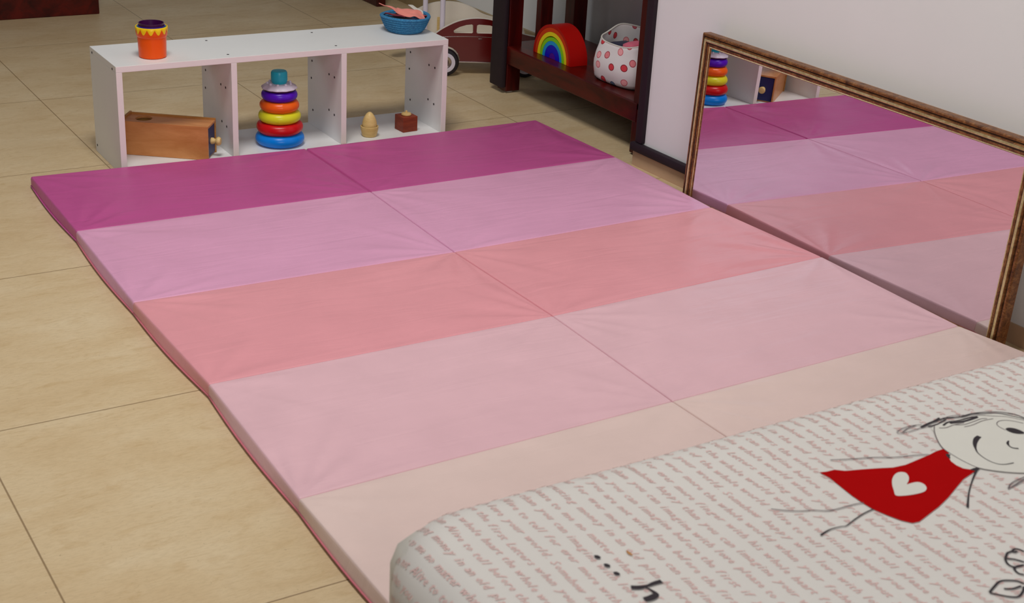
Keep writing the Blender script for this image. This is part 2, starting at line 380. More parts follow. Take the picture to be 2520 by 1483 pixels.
# ================================================================ PLAY MATS
T = 0.030
G = {(0,0):(75,433),(0,1):(187,567),(0,2):(327,742),(0,3):(513,943),(0,4):(735,1225),
(1,0):(752,364),(1,1):(912,470),(1,2):(1118,618),(1,3):(1360,775),(1,4):(1655,985),
(2,0):(1318,294),(2,1):(1515,385),(2,2):(1750,508),(2,3):(2022,630),(2,4):(2360,800)}
GP = {k: at(*v, T) for k, v in G.items()}
GP[(0,5)] = Vector((-0.004, -2.04, T)); GP[(1,5)] = Vector((0.735, -2.05, T)); GP[(2,5)] = Vector((1.545, -2.05, T))
def panel(u, v, gl, gr):
    """one padded rectangle; gl/gr = gap taken from left / right edge"""
    a, b, c, d = GP[(u, v)], GP[(u+1, v)], GP[(u+1, v+1)], GP[(u, v+1)]
    NX, NY = 84, 50
    rnd = random.Random(u*10+v+3)
    phs = [(rnd.random()*6.28, rnd.choice((5, 6, 7, 8)), rnd.uniform(0.5, 1.0)) for _ in range(4)]
    cor = [a, b, c, d]
    w = (b-a).length; h = (a-d).length
    bm = bmesh.new(); g = []
    def warp(s): return s if False else 0.5-0.5*math.cos(math.pi*s)*(1-0.0) if False else s
    def dens(i, n):
        s = i/n; e = 0.04
        return s + 0.0
    us = sorted(set([0, .002, .004, .007, .011, .016, .022, .03] + [1-x for x in (0, .002, .004, .007, .011, .016, .022, .03)] + [0.04+0.92*i/NX for i in range(NX+1)]))
    vs_ = sorted(set([0, .003, .006, .010, .015, .022, .032, .042] + [1-x for x in (0, .003, .006, .010, .015, .022, .032, .042)] + [0.055+0.89*i/NY for i in range(NY+1)]))
    for s in us:
        row = []
        for t in vs_:
            # outline bulges outwards a little in the middle of free sides
            p = a.lerp(b, s).lerp(d.lerp(c, s), t)
            ds = [s*w - gl, (1-s)*w - gr, t*h, (1-t)*h]
            s_bul = math.sin(math.pi*t)
            if s*w < gl: p = p + (b-a).normalized()*(gl-s*w)*1.0
            if (1-s)*w < gr: p = p - (b-a).normalized()*(gr-(1-s)*w)
            dx = max(0, min(s*w-gl, (1-s)*w-gr)); dy = min(t*h, (1-t)*h)
            rx, ry = (0.0015 if (u == 0 and ds[1] < ds[0]) or (u == 1 and ds[0] < ds[1]) else 0.0035), 0.006
            hx = math.sqrt(max(0, 1-(1-min(1, dx/rx))**2)); hy = math.sqrt(max(0, 1-(1-min(1, dy/ry))**2))
            fold_depth = 0.0022
            z = T*0.86 + T*0.14*hx - fold_depth*(1-hy)
            # soft padding: edges lower than the middle
            z += 0.0012*smoothstep(0, 0.10, min(dx, dy)) - 0.0008
            # wrinkles that radiate from the corners
            zz = 0
            for k, cr in enumerate(cor):
                vv = p-cr; r = math.hypot(vv.x, vv.y)
                if r < 0.34 and r > 1e-4:
                    th = math.atan2(vv.y, vv.x); ph, fr, am = phs[k]
                    wv = math.sin(th*fr*2+ph+2.2*noise.noise(Vector((th*2.1, ph, 0))))
                    zz += 0.0024*am*max(-0.3, wv)*smoothstep(0.0, 0.05, r)*(1-smoothstep(0.10, 0.34, r))
            zz += 0.0008*noise.noise(Vector((p.x*3.1+u*7, p.y*11+v*3, 0.3)))+0.0007*noise.noise(Vector((p.x*9+p.y*6, p.y*4-p.x*14, v)))
            z += zz*smoothstep(0, 0.02, min(dx, dy))
            row.append(bm.verts.new((p.x, p.y, z)))
        g.append(row)
    n1, n2 = len(us), len(vs_)
    for i in range(n1-1):
        for j in range(n2-1): bm.faces.new((g[i][j], g[i+1][j], g[i+1][j+1], g[i][j+1]))
    bd = [g[i][0] for i in range(n1)]+[g[n1-1][j] for j in range(1, n2)]+[g[i][n2-1] for i in range(n1-2, -1, -1)]+[g[0][j] for j in range(n2-2, 0, -1)]
    prev = bd; ctr = (a+b+c+d)/4; ax = (b-a).normalized()
    for fz, out in ((0.62, 0.0016), (0.40, 0.0036), (0.20, 0.0052), (0.08, 0.0056), (0.03, 0.0040)):
        ring = []
        for vtx in bd:
            sx = (vtx.co-a).dot(ax)
            o = Vector((0, 0, 0)); sb = math.sin(math.pi*max(0, min(1, (vtx.co-a).dot((d-a).normalized())/h)))
            if abs(sx-gl) < 0.03: o = -ax*out*sb*(1 if u == 0 else 0.1)
            elif abs(sx-(w-gr)) < 0.06: o = ax*out*sb*(1 if u == 1 else 0.1)
            ring.append(bm.verts.new((vtx.co.x+o.x, vtx.co.y+o.y, min(T*fz, vtx.co.z-0.0005))))
        m = len(bd)
        for i in range(m): bm.faces.new((prev[i], prev[(i+1) % m], ring[(i+1) % m], ring[i]))
        prev = ring
    bm.faces.new(prev)
    return bm
for u in (0, 1):
    lab = ['long folding play mat of five pink stripes on the left, beside bare floor',
           'long folding play mat of five pink stripes on the right, along the leaning mirror'][u]
    mt = thing('folding_mat', lab, 'play mat', (0.72*u, 0, 0), group='folding mats laid side by side')
    names = ['deep magenta panel', 'lilac pink panel', 'salmon pink panel', 'soft pink panel', 'pale peach pink panel']
    for v in range(5):
        gp = 0.0028 if v == 0 else 0.0010
        bm = panel(u, v, gp if u == 1 else 0.0, gp if u == 0 else 0.0)
        for vt in bm.verts: vt.co.x -= 0.72*u
        o = link('panel', bm, M['v%d' % v], mt, smooth='all'); o['label'] = names[v]
    # piping along the outer bottom seam
    k = 0 if u == 0 else 2; sg = -1 if u == 0 else 1
    for v in range(5):
        bm = bmesh.new()
        A, B = GP[(k, v)].copy(), GP[(k, v+1)].copy(); pts = []
        for i in range(13):
            t = i/12; p = A.lerp(B, t); pts.append((p.x+sg*(0.0005+0.0062*math.sin(math.pi*t))-0.72*u, p.y, 0.0052))
        tube(bm, pts, 0.0017, 6)
        link('piping', bm, M['v0'] if v == 0 else M['piping'], mt, smooth='all')

# ================================================================ MIRROR
yaw = 0.0274; tilt = 0.030
mir = thing('leaning_mirror', 'wide mirror in a brown and gold frame leaning on the white wall behind the mats', 'mirror')
MW, MH = 1.010, 0.432
# local frame: X along wall towards the camera, Y up the mirror, Z outward (towards the room)
yv = Vector((math.sin(yaw), -math.cos(yaw), 0)); nn = Vector((-math.cos(tilt)*math.cos(yaw), -math.cos(tilt)*math.sin(yaw), math.sin(tilt)))
upv = nn.cross(yv)*1.0
if upv.z < 0: upv = -upv
o0 = Vector((1.4865, -1.20, 0)); o0 = o0 + yv*(-(1.20-0.690))
# raise: bottom of frame on floor (front face lowest)
mir.matrix_world = Matrix(((yv.x, upv.x, nn.x, o0.x), (yv.y, upv.y, nn.y, o0.y), (yv.z, upv.z, nn.z, 0.0008), (0, 0, 0, 1)))
FWd = 0.033
prof = [(0.0, -0.022, 0), (0.0, 0.000, 0), (0.002, 0.003, 0), (0.006, 0.0035, 0), (0.0075, 0.001, 2), (0.009, 0.001, 2), (0.0105, 0.005, 0), (0.0125, 0.0065, 0),
        (0.0135, 0.0068, 1), (0.0165, 0.0075, 1), (0.0185, 0.0062, 1), (0.0200, 0.003, 0), (0.0225, 0.0022, 2), (0.0245, 0.0035, 0), (0.029, 0.002, 0), (0.0305, 0.0025, 1), (0.0315, 0.0015, 1), (0.033, -0.001, 0), (0.033, -0.022, 0)]
bm = bmesh.new()
corners = [((0, 0), (1, 1)), ((MW, 0), (-1, 1)), ((MW, MH), (-1, -1)), ((0, MH), (1, -1))]
rg = [[bm.verts.new((c[0]+d[0]*p[0], c[1]+d[1]*p[0]*(0.45 if d[1] > 0 else 1.0), p[1]+0.001)) for p in prof] for c, d in corners]
for k in range(4):
    A, B = rg[k], rg[(k+1) % 4]
    for i in range(len(prof)-1):
        f = bm.faces.new((A[i], B[i], B[i+1], A[i+1])); f.material_index = prof[i+1][2]
    f = bm.faces.new((A[-1], B[-1], B[0], A[0]))
M['groove'] = simple('dark_groove', (52, 26, 14), 0.6, 0.1, 80)
link('frame', bm, [M['gilt'], M['gold'], M['groove']], mir, smooth=25)['label'] = 'moulded brown frame with a pale gold ridge'
bm = bmesh.new(); box(bm, FWd-0.004, MW-FWd+0.004, FWd*0.45-0.004, MH-FWd+0.004, -0.006, -0.0005)
link('glass', bm, M['mirror'], mir)['label'] = 'mirror glass'
bm = bmesh.new(); box(bm, 0.02, MW-0.02, 0.02, MH-0.004, -0.036, -0.0215)
link('backing_board', bm, M['boxedge'], mir)

# ================================================================ WHITE LOW SHELF
SX, SY, SA, SL, SD, SH = 0.2345, 0.021, -0.006, 0.930, 0.226, 0.2805
PT = 0.0155
sh = thing('cube_shelf', 'low white open shelf of three bays standing behind the mats', 'shelf', (SX, SY, 0), (0, 0, SA))
def shelf_panel(name, x0, x1, z0, z1, y0=0.0, y1=SD, label=None):
    bm = bmesh.new(); vs = box(bm, x0, x1, y0, y1, z0, z1, 0.0008)
    for f in bm.faces:
        if f.normal.y < -0.9 and f.calc_center_median().y < y0+0.001: f.material_index = 1
    return link(name, bm, [M['white'], M['whiteedge']], sh)
topp = shelf_panel('top_panel', 0, SL, SH-PT, SH)
BZ = 0.0140
bot = shelf_panel('bottom_panel', PT, SL-PT, 0.0, BZ)
sides = [shelf_panel('side_panel', 0, PT, 0, SH-PT), shelf_panel('side_panel', SL-PT, SL, 0, SH-PT)]
DX = [0.297, 0.606]
divs = [shelf_panel('divider', x, x+PT, BZ, SH-PT) for x in DX]
def holes(parent, pts, axis, x=None, z=None):
    for p in pts:
        bm = bmesh.new(); 
        bmesh.ops.create_cone(bm, cap_ends=True, segments=12, radius1=0.0032, radius2=0.0032, depth=0.0012)
        R = Matrix.Rotation(math.pi/2, 4, 'Y') if axis == 'x' else Matrix.Identity(4)
        for v in bm.verts: v.co = R @ v.co
        link('peg_hole', bm, M['hole'], parent, loc=p)
# top panel screw heads
holes(topp, [(0.300, 0.03, SH), (0.300, 0.190, SH), (0.603, 0.03, SH), (0.603, 0.190, SH), (0.885, 0.190, SH)], 'z')
holes(sides[0], [(0, 0.03, SH-0.012), (0, 0.205, SH-0.012), (0, 0.21, 0.02)], 'x')
for par, x in ((divs[0], DX[0]), (divs[1], DX[1]), (sides[1], SL-PT)):
    holes(par, [(x, 0.045, 0.085), (x, 0.08, 0.09), (x, 0.045, 0.19), (x, 0.08, 0.19), (x, 0.195, 0.20), (x, 0.19, 0.06), (x, 0.20, 0.15)], 'x')

# ---- nested stacking cups on the shelf top
ST = SH
cup0 = at(376, 118, ST+0.0)
cc = at(376, 139, ST); cupx, cupy = cc.x, cc.y
grp = 'nested stacking cups'
def cup(name_label, r0, r1, h, z, mat, wall=0.0018, mats=None, rimfn=None, prof=None):
    bm = bmesh.new()
    P = prof or [(0, 0), (r0*0.94, 0), (r0, 0.002), (r1, h), (r1-wall, h), (r0-wall, 0.004), (0, 0.004)]
    lathe(bm, P, 72, fn=rimfn)
    o = link('stacking_cup', bm, mats or mat, smooth=35, loc=(cupx, cupy, z)); tag(o, name_label, 'cup', grp); return o
R0 = 0.0345
t = thing('stacking_cup', 'bright orange cup with a yellow wavy rim on the white shelf', 'cup', (cupx, cupy, ST+0.0005), group=grp)
bm = bmesh.new()
lathe(bm, [(0, 0), (0.032, 0), (0.0342, 0.002), (0.0358, 0.052), (0.0370, 0.0535), (0.0385, 0.056), (0.0392, 0.075), (0.0375, 0.075), (0.0345, 0.055), (0.033, 0.004), (0, 0.004)], 72)
link('body', bm, M['p_cuporange'], t, smooth=35)
bm = bmesh.new()
n = 144; prev = None
for i in range(n):
    a = 2*math.pi*i/n; w = (0.5+0.5*math.cos(a*13))**0.65; zl = 0.0735-0.0125*w
    ring = [bm.verts.new((r*math.cos(a), r*math.sin(a), z)) for r, z in ((0.0389+0.0004, zl), (0.0399, (zl+0.0765)/2), (0.0400, 0.0775), (0.0385, 0.0785), (0.0372, 0.0775), (0.0368, 0.070))]
    if prev is None: first = ring
    else:
        for k in range(5): bm.faces.new((prev[k], ring[k], ring[k+1], prev[k+1]))
    prev = ring
for k in range(5): bm.faces.new((prev[k], first[k], first[k+1], prev[k+1]))
link('wavy_rim', bm, M['p_cupyellow'], t, smooth='all')['label'] = 'yellow wavy rim'
cup('teal cup nested just inside the yellow wavy rim', 0.030, 0.0362, 0.066, ST+0.012, M['p_teal'])
cup('indigo cup nested between the teal and the plum cup', 0.028, 0.0340, 0.064, ST+0.0165, M['p_indigo'])
cup('dark plum innermost cup rising highest of the nested cups', 0.025, 0.0315, 0.066, ST+0.021, M['p_plum'])
bm = bmesh.new(); lathe(bm, [(0, 0), (0.020, 0), (0.0225, 0.026), (0.0212, 0.026), (0.019, 0.003), (0, 0.003)], 48)
tag(link('stacking_cup', bm, M['p_magenta'], smooth=35, loc=(cupx, cupy, ST+0.0255)), 'small magenta cup at the bottom of the dark plum cup', 'cup', grp)

# ---- blue rope bowl with cloth scraps
bc = at(997, 76, ST); bx, by = bc.x, bc.y
bm = bmesh.new()
prof = [(0, 0.0), (0.044, 0.0)]
rows = 7
for i in range(rows):
    r = 0.047 + 0.0205*(i/(rows-1))**0.7; z = 0.004 + 0.0064*i
    for k in range(5):
        aa = -math.pi/2 + math.pi*k/4*1.0
        prof.append((r+0.0040*math.cos(aa), z+0.0042*math.sin(aa)))
ri = 0.0705
prof += [(0.0670, 0.0462), (0.064, 0.044)]
for i in range(rows-1, -1, -1):
    r = 0.047 + 0.0205*(i/(rows-1))**0.7 - 0.004; z = 0.004+0.0064*i
    prof += [(r-0.002, z+0.002), (r-0.003, z), (r-0.002, z-0.002 if i else 0.003)]
prof += [(0, 0.004)]
def wob(r, z, a): return (r*(1+0.012*math.sin(3*a+1)+0.008*math.sin(5*a)), z + 0.0015*math.sin(2*a+0.6)*min(1, z/0.05))
lathe(bm, prof, 72, fn=wob)
tag(link('rope_bowl', bm, M['rope'], smooth='all', loc=(bx, by, ST+0.0008)), 'blue coiled rope bowl on the right end of the white shelf', 'bowl')
def cloth(name, label, outline, z, mat, seed, amp=0.006, tilt=(0, 0), th=0.0025, cat='cloth', grp='cloth scraps in the blue bowl', loc=None):
    """crumpled piece of cloth filling an outline (metres, local), thick"""
    bm = bmesh.new(); vs = [bm.verts.new((x, y, 0)) for x, y in outline]; bm.faces.new(vs)
    bmesh.ops.triangulate(bm, faces=bm.faces)
    for _ in range(4): bmesh.ops.subdivide_edges(bm, edges=bm.edges, cuts=1, use_grid_fill=True)
    for v in bm.verts:
        q = Vector((v.co.x*20+seed, v.co.y*20, seed*1.7))
        v.co.z = amp*noise.noise(q)*1.6 + 0.5*amp*noise.noise(q*2.3) + tilt[0]*v.co.x + tilt[1]*v.co.y
    r = bmesh.ops.extrude_face_region(bm, geom=list(bm.faces))
    for g in r['geom']:
        if isinstance(g, bmesh.types.BMVert): g.co.z -= th
    o = link(name, bm, mat, smooth='all', loc=loc); return tag(o, label, cat, grp)
cloth('cloth_scrap', 'wine and navy cloth scrap bunched in the left of the blue bowl', [(-.055, -.012), (-.03, -.048), (.01, -.05), (.03, -.03), (0, .02), (-.045, .02)], 0, M['navy'], 2.0, 0.008, loc=(bx, by, ST+0.041))
cloth('cloth_scrap', 'dark wine cloth edge under the left tip of the coral cloth', [(-.060, .012), (-.048, -.022), (-.02, -.035), (-.01, -.01), (-.04, .02)], 0, M['wine'], 5.0, 0.006, loc=(bx, by, ST+0.046))
cloth('cloth_scrap', 'coral pink cloth scrap heaped on top in the blue bowl', [(-.064, .040), (-.05, .016), (-.02, .020), (.000, .046), (.024, .046), (.040, .004), (.046, -.040), (.020, -.050), (-.006, -.040), (-.03, -.020), (-.052, .008)], 0, M['coral'], 8.0, 0.011, (-0.10, 0.16), loc=(bx, by, ST+0.055))
cloth('cloth_scrap', 'narrow white cloth strip beside the coral cloth in the blue bowl', [(.026, .036), (.040, .034), (.050, -.010), (.044, -.024), (.034, 0)], 0, M['felt'], 3.0, 0.004, (0, 0.25), loc=(bx, by, ST+0.056))
cloth('cloth_scrap', 'small red and blue cloth scrap at the right inside the blue bowl', [(.046, .020), (.062, .010), (.060, -.024), (.045, -.028)], 0, M['redcloth'], 11.0, 0.005, loc=(bx, by, ST+0.044))

# ---- object permanence box in the left bay
p0 = at(304, 379, BZ+0.0005); ba = math.radians(-36.0)
bxr = thing('drop_box', 'beech wooden box with a round hole, lying askew in the left bay', 'toy box', p0, (0, 0, ba))
BL, BD, BH, TH = 0.226, 0.078, 0.090, 0.005
bm = bmesh.new(); box(bm, 0, BL, 0, TH, 0, BH, 0.0006); link('front_board', bm, M['box'], bxr)
bm = bmesh.new(); box(bm, 0, BL, BD-TH, BD, 0, BH+0.003, 0.0006); link('back_board', bm, M['boxedge'], bxr)
bm = bmesh.new(); box(bm, 0.001, BL-0.006, TH, BD-TH, 0, TH); link('base_board', bm, M['box'], bxr)
bm = bmesh.new()
circ = [(0.046+0.0215*math.cos(2*math.pi*i/40), BD*0.5+0.0215*math.sin(2*math.pi*i/40)) for i in range(40)]
prism(bm, [(0.0, TH), (BL, TH), (BL, BD-TH), (0.0, BD-TH)], BH-0.006, BH-0.001, holes=[circ])
link('lid', bm, M['box'], bxr)['label'] = 'lid with round hole'
bm = bmesh.new(); box(bm, -0.006, 0.0, -0.004, BD+0.004, -0.0004, BH+0.004, 0.0008); link('end_board', bm, M['boxedge'], bxr)
bm = bmesh.new(); box(bm, BL-0.010, BL-0.003, TH+0.001, BD-TH-0.001, 0.004, BH-0.008, 0.0008)
dr = link('drawer', bm, M['drawer'], bxr); dr['label'] = 'navy blue drawer front'
bm = bmesh.new()
lathe(bm, [(0, 0), (0.0085, 0.0), (0.0088, 0.006), (0.006, 0.010), (0.0062, 0.013), (0.0112, 0.017), (0.0118, 0.021), (0.009, 0.026), (0, 0.0275)], 28, M4=Matrix.Translation((BL-0.0035, BD*0.5, 0.042)) @ Matrix.Rotation(math.pi/2, 4, 'Y'))
link('knob', bm, M['pale'], dr, smooth=50)['label'] = 'round pale wooden knob'

# ---- ring stacker in the middle bay
rc = at(689, 352, 0.014)
def ring(label, R, r, z, mat, fn=None):
    bm = bmesh.new(); prof = [(R+r*math.cos(a), r*0.92*math.sin(a)) for a in [2*math.pi*k/20 for k in range(21)]]
    n = 72; rings = []
    for i in range(n):
        a = 2*math.pi*i/n
        rings.append([bm.verts.new(((R+(r*math.cos(b))*(1 if fn is None else fn(a, b)))*math.cos(a), (R+(r*math.cos(b))*(1 if fn is None else fn(a, b)))*math.sin(a), r*0.95*math.sin(b)*(1 if fn is None else fn(a, b)))) for b in [2*math.pi*k/20 for k in range(20)]])
    for i in range(n):
        for k in range(20): bm.faces.new((rings[i][k], rings[(i+1) % n][k], rings[(i+1) % n][(k+1) % 20], rings[i][(k+1) % 20]))
    o = link('stacking_ring', bm, mat, smooth='all', loc=(rc.x, rc.y, z)); return tag(o, label, 'ring', 'rings of the stacking toy')
sp = 0.0310
z0 = BZ+0.0172
seg = lambda a, b: 1+0.045*(abs(((a*7/(2*math.pi)) % 1)-0.5) > 0.44)
ring('blue plastic ring, lowest and widest of the ring stack', 0.0480, 0.0180, z0, M['p_blue'])
ring('glossy red plastic ring, second from the bottom of the ring stack', 0.0455, 0.0172, z0+sp, M['p_red'], lambda a, b: 1+0.05*math.cos(5*a+0.6)*0.6)
ring('yellow plastic ring in the middle of the ring stack', 0.0410, 0.0163, z0+2*sp-0.0005, M['p_yellow'])
ring('orange plastic ring with raised ribs, below the purple ring', 0.0370, 0.0158, z0+3*sp-0.002, M['p_orange'], seg)
ring('purple plastic ring, highest ring under the white scalloped disc', 0.0330, 0.0155, z0+4*sp-0.0045, M['p_purple'])
zt = z0+5*sp-0.014
t = thing('scalloped_disc', 'white scalloped disc with dark underside on top of the ring stack', 'disc', (rc.x, rc.y, zt))
bm = bmesh.new()
def scal(r, z, a): return (r*(1+(0.018*math.cos(12*a) if r > 0.035 else 0)), z)
lathe(bm, [(0.016, 0.010), (0.028, 0.0100), (0.037, 0.0065), (0.0465, 0.001), (0.0475, -0.002), (0.045, -0.004), (0.03, 0.0), (0.016, 0.002), (0.016, 0.012)], 104, fn=scal)
for i in range(9):
    a = 2*math.pi*i/9; bmesh.ops.create_uvsphere(bm, u_segments=10, v_segments=6, radius=0.0042, matrix=Matrix.Translation((0.031*math.cos(a), 0.031*math.sin(a), 0.0095)))
link('cover', bm, M['p_white'], t, smooth=50)
bm = bmesh.new(); lathe(bm, [(0.016, 0.0), (0.030, -0.0005), (0.0445, -0.0042), (0.0435, -0.0075), (0.035, -0.010), (0.016, -0.010)], 72)
link('underside', bm, M['p_dark'], t, smooth=50)['label'] = 'near-black underside'
t = thing('stacking_post', 'turquoise-topped post standing through the stacked rings', 'post', (rc.x, rc.y, BZ+0.0003))
bm = bmesh.new(); lathe(bm, [(0, 0), (0.034, 0), (0.034, 0.003), (0.016, 0.006), (0.012, 0.15), (0.011, 0.168), (0, 0.168)], 32)
link('stem', bm, M['p_white'], t, smooth=40)
bm = bmesh.new(); lathe(bm, [(0, 0.150), (0.0145, 0.150), (0.0215, 0.168), (0.0222, 0.172), (0.0218, 0.190), (0.0195, 0.1945), (0.012, 0.196), (0, 0.1965)], 40, M4=Matrix.Translation((0.0, 0, 0.006)))
link('knob', bm, M['p_cyan'], t, smooth=50)['label'] = 'turquoise flat knob'

# ---- wooden egg in its cup, cedar block with disc
ep = at(909, 334, BZ)
bm = bmesh.new(); lathe(bm, [(0, 0), (0.0185, 0), (0.021, 0.003), (0.0245, 0.020), (0.0250, 0.0285), (0.0225, 0.0290), (0.021, 0.020), (0.014, 0.009), (0, 0.007)], 40)
tag(link('egg_cup', bm, M['pale'], smooth=45, loc=(ep.x, ep.y, BZ+0.0003)), 'pale turned wooden cup holding the wooden egg in the right bay', 'egg cup')
bm = bmesh.new(); pr = []
for i in range(19):
    th = math.pi*i/18; zz = -math.cos(th); r = math.sin(th)*0.0200*(1-0.26*zz)
    pr.append((max(r, 0), 0.0385+0.0300*zz))
lathe(bm, pr, 36)
tag(link('wooden_egg', bm, M['pale'], smooth='all', loc=(ep.x, ep.y, BZ+0.0008)), 'pale wooden egg standing in its cup in the right bay', 'egg')
cp = at(999, 319, BZ)
cb = thing('cedar_block', 'small reddish wooden block with a round top disc in the right bay', 'block', (cp.x, cp.y, BZ+0.0003), (0, 0, math.radians(4)))
bm = bmesh.new(); box(bm, -.0235, .0235, -.0235, .0235, 0, 0.043, 0.001); link('body', bm, M['cube'], cb)
bm = bmesh.new(); lathe(bm, [(0, 0.0432), (0.013, 0.0432), (0.0145, 0.045), (0.0135, 0.049), (0.006, 0.0505), (0.0032, 0.051), (0.003, 0.056), (0, 0.057)], 28)
link('disc', bm, M['pale'], cb, smooth=50)['label'] = 'pale turned disc with a tiny peg'

# ================================================================ MAHOGANY BOOKCASE
bk = thing('bookcase', 'dark mahogany open bookcase in the niche beyond the white wall', 'bookcase', (1.57, 0.0, 0))
BX1 = 0.292; SZ = 0.152
YL0, YL1, YR0, YR1 = 0.352, 0.405, -0.368, -0.318
bm = bmesh.new(); box(bm, 0.0, BX1, YR0+0.01, YL1-0.006, SZ-0.020, SZ, 0.002)
link('shelf_board', bm, M['mahog'], bk)
bm = bmesh.new(); box(bm, -0.002, 0.022, YR0+0.03, YL1-0.002, SZ-0.056, SZ-0.002, 0.002)
link('front_rail', bm, M['mahog'], bk)
bm = bmesh.new(); box(bm, 0.272, BX1, YR0+0.03, YL1-0.004, SZ-0.056, SZ-0.0205, 0.002)
link('back_rail', bm, M['mahog'], bk)
for z in (0.56, 0.95):
    bm = bmesh.new(); box(bm, 0.0, BX1, YR0+0.01, YL1-0.006, z-0.022, z, 0.002); link('shelf_board', bm, M['mahog'], bk)
for (x0, x1, y0, y1) in ((0.0, 0.05, YL0, YL1), (0.242, 0.292, YL0, YL1), (0.0, 0.036, YR0, YR1), (0.242, 0.292, YR0, YR1)):
    bm = bmesh.new(); box(bm, x0, x1, y0, y1, 0.006, 1.02, 0.002)
    pst = link('post', bm, M['mahogv'], bk)
    bm = bmesh.new(); bmesh.ops.create_cone(bm, cap_ends=True, segments=20, radius1=0.014, radius2=0.014, depth=0.006)
    link('foot_pad', bm, M['felt'], pst, loc=((x0+x1)/2, (y0+y1)/2, 0.0032))
bm = bmesh.new(); box(bm, 0.128, 0.172, YL0+0.018, YL1-0.005, SZ, 0.96, 0.002); link('side_slat', bm, M['mahogv'], bk)
bm = bmesh.new(); box(bm, 0.128, 0.172, YR0+0.018, YR1-0.005, SZ, 0.96, 0.002); link('side_slat', bm, M['mahogv'], bk)
bm = bmesh.new(); box(bm, 1.552, 1.569, 0.352, 0.428, 0.018, 1.0, 0.005)
tag(link('edge_guard', bm, M['foam'], smooth=True), 'dark plum foam strip up the left front post of the bookcase', 'edge guard', 'dark foam edge guards')

# ---- rainbow arches
ra = [('red', 0.108, 0.0985, 'r_red', 0.062), ('orange', 0.098, 0.085, 'r_orange', 0.056), ('yellow', 0.0845, 0.0715, 'r_yellow', 0.056), ('green', 0.068, 0.0565, 'r_green', 0.056),
      ('light blue', 0.056, 0.0435, 'r_cyan', 0.056), ('dark blue', 0.043, 0.0185, 'r_blue', 0.056), ('violet', 0.018, 0.0, 'r_violet', 0.056)]
YC = 0.166
for i, (nm, ro, rin, mt_, dep) in enumerate(ra):
    ro *= 0.96; rin *= 0.96
    poly = [(ro*math.cos(math.pi*k/40), ro*math.sin(math.pi*k/40)) for k in range(41)]
    if rin > 0: poly += [(rin*math.cos(math.pi*(40-k)/40), rin*math.sin(math.pi*(40-k)/40)) for k in range(41)]
    bm = bmesh.new()
    # local: arch x -> world -y ; arch y -> z ; extrusion -> +x
    Mx = Matrix(((0, 0, 1, 0), (-1, 0, 0, 0), (0, 1, 0, 0), (0, 0, 0, 1)))
    prism(bm, poly, 0, dep, M4=Mx)
    es = [e for e in bm.edges if len(e.link_faces) == 2 and e.calc_face_angle(0) > 1.2]
    bmesh.ops.bevel(bm, geom=es, offset=0.0013, segments=2, affect='EDGES')
    pos = ['outermost and largest of the rainbow', 'just inside the red arch', 'between the orange and green arches', 'inside the yellow arch', 'inside the green arch', 'second smallest of the rainbow', 'small solid centre of the rainbow'][i]
    xo = 1.611 + (0.0 if i else 0.0)
    tag(link('rainbow_arch', bm, M[mt_], smooth=30, loc=(xo + 0.0004*i, YC, SZ+0.0005)), '%s wooden arch, %s on the bookcase shelf' % (nm, pos), 'arch', 'nested wooden rainbow arches')

# ---- printed fabric basket
bgt = thing('fabric_basket', 'white cloth basket with red, pink and blue spots beside the wooden rainbow', 'basket', (1.672, -0.140, SZ+0.0008), (0, 0, math.radians(4)))
def bag_outline(hx, hy, cx=0, cy=0, p=3.2, n=64):
    o = []
    for i in range(n):
        a = 2*math.pi*i/n; c, s = math.cos(a), math.sin(a)
        o.append((cx+hx*abs(c)**(2/p)*(1 if c >= 0 else -1), cy+hy*abs(s)**(2/p)*(1 if s >= 0 else -1), a))
    return o
bm = bmesh.new(); rows = []
NZ = 16
def bagpt(o, f, inner=0.0):
    x, y, a = o
    # rim height: low at front middle (-x), high at the back
    back = 0.5+0.5*math.cos(a)
    xn = x/0.066; yn = y/0.098
    rim = 0.112 + 0.036*smoothstep(-0.5, 0.7, xn) + 0.012*abs(yn)**3*(1-smoothstep(-0.5, 0.7, xn))
    z = rim*f
    bul = 1+0.05*math.sin(math.pi*min(1, f*1.2)) - 0.10*f
    wr = 0.0035*noise.noise(Vector((x*24, y*24, z*14+1)))*math.sin(math.pi*min(1, f+0.1))
    return Vector(((x)*bul+wr + (-0.010*(1-back))*math.sin(math.pi*f), y*bul+wr, z))
for j in range(NZ+1):
    f = j/NZ; o = bag_outline(0.066-0.008*(j == 0), 0.098-0.008*(j == 0))
    rows.append([bm.verts.new(bagpt(q, f)) for q in o])
rimrow = [bm.verts.new(v.co*1.0+Vector((-v.co.x*0.03, -v.co.y*0.03, 0.0025))) for v in rows[-1]]; rows.append(rimrow)
for j in range(NZ, 2, -1):
    f = j/NZ; o = bag_outline(0.0625, 0.0945); rows.append([bm.verts.new(bagpt(q, f)) for q in o])
for A, B in zip(rows, rows[1:]):
    for i in range(64): bm.faces.new((A[i], A[(i+1) % 64], B[(i+1) % 64], B[i]))
bm.faces.new(rows[0][::-1]); bm.faces.new(rows[-1])
bm.verts.index_update(); uvl = bm.loops.layers.uv.new('UVMap')
for f in bm.faces:
    us_ = []
    for lp in f.loops:
        c_ = lp.vert.co; a_ = math.atan2(c_.y/0.098, -c_.x/0.066)
        us_.append(a_*0.082)
    if max(us_)-min(us_) > 0.2: us_ = [x_ if x_ > 0 else x_+2*math.pi*0.082 for x_ in us_]
    for lp, x_ in zip(f.loops, us_): lp[uvl].uv = (x_+1.0, lp.vert.co.z+1.0+0.25*(len(f.verts) > 4))
link('cloth_body', bm, M['dots'], bgt, smooth='all')
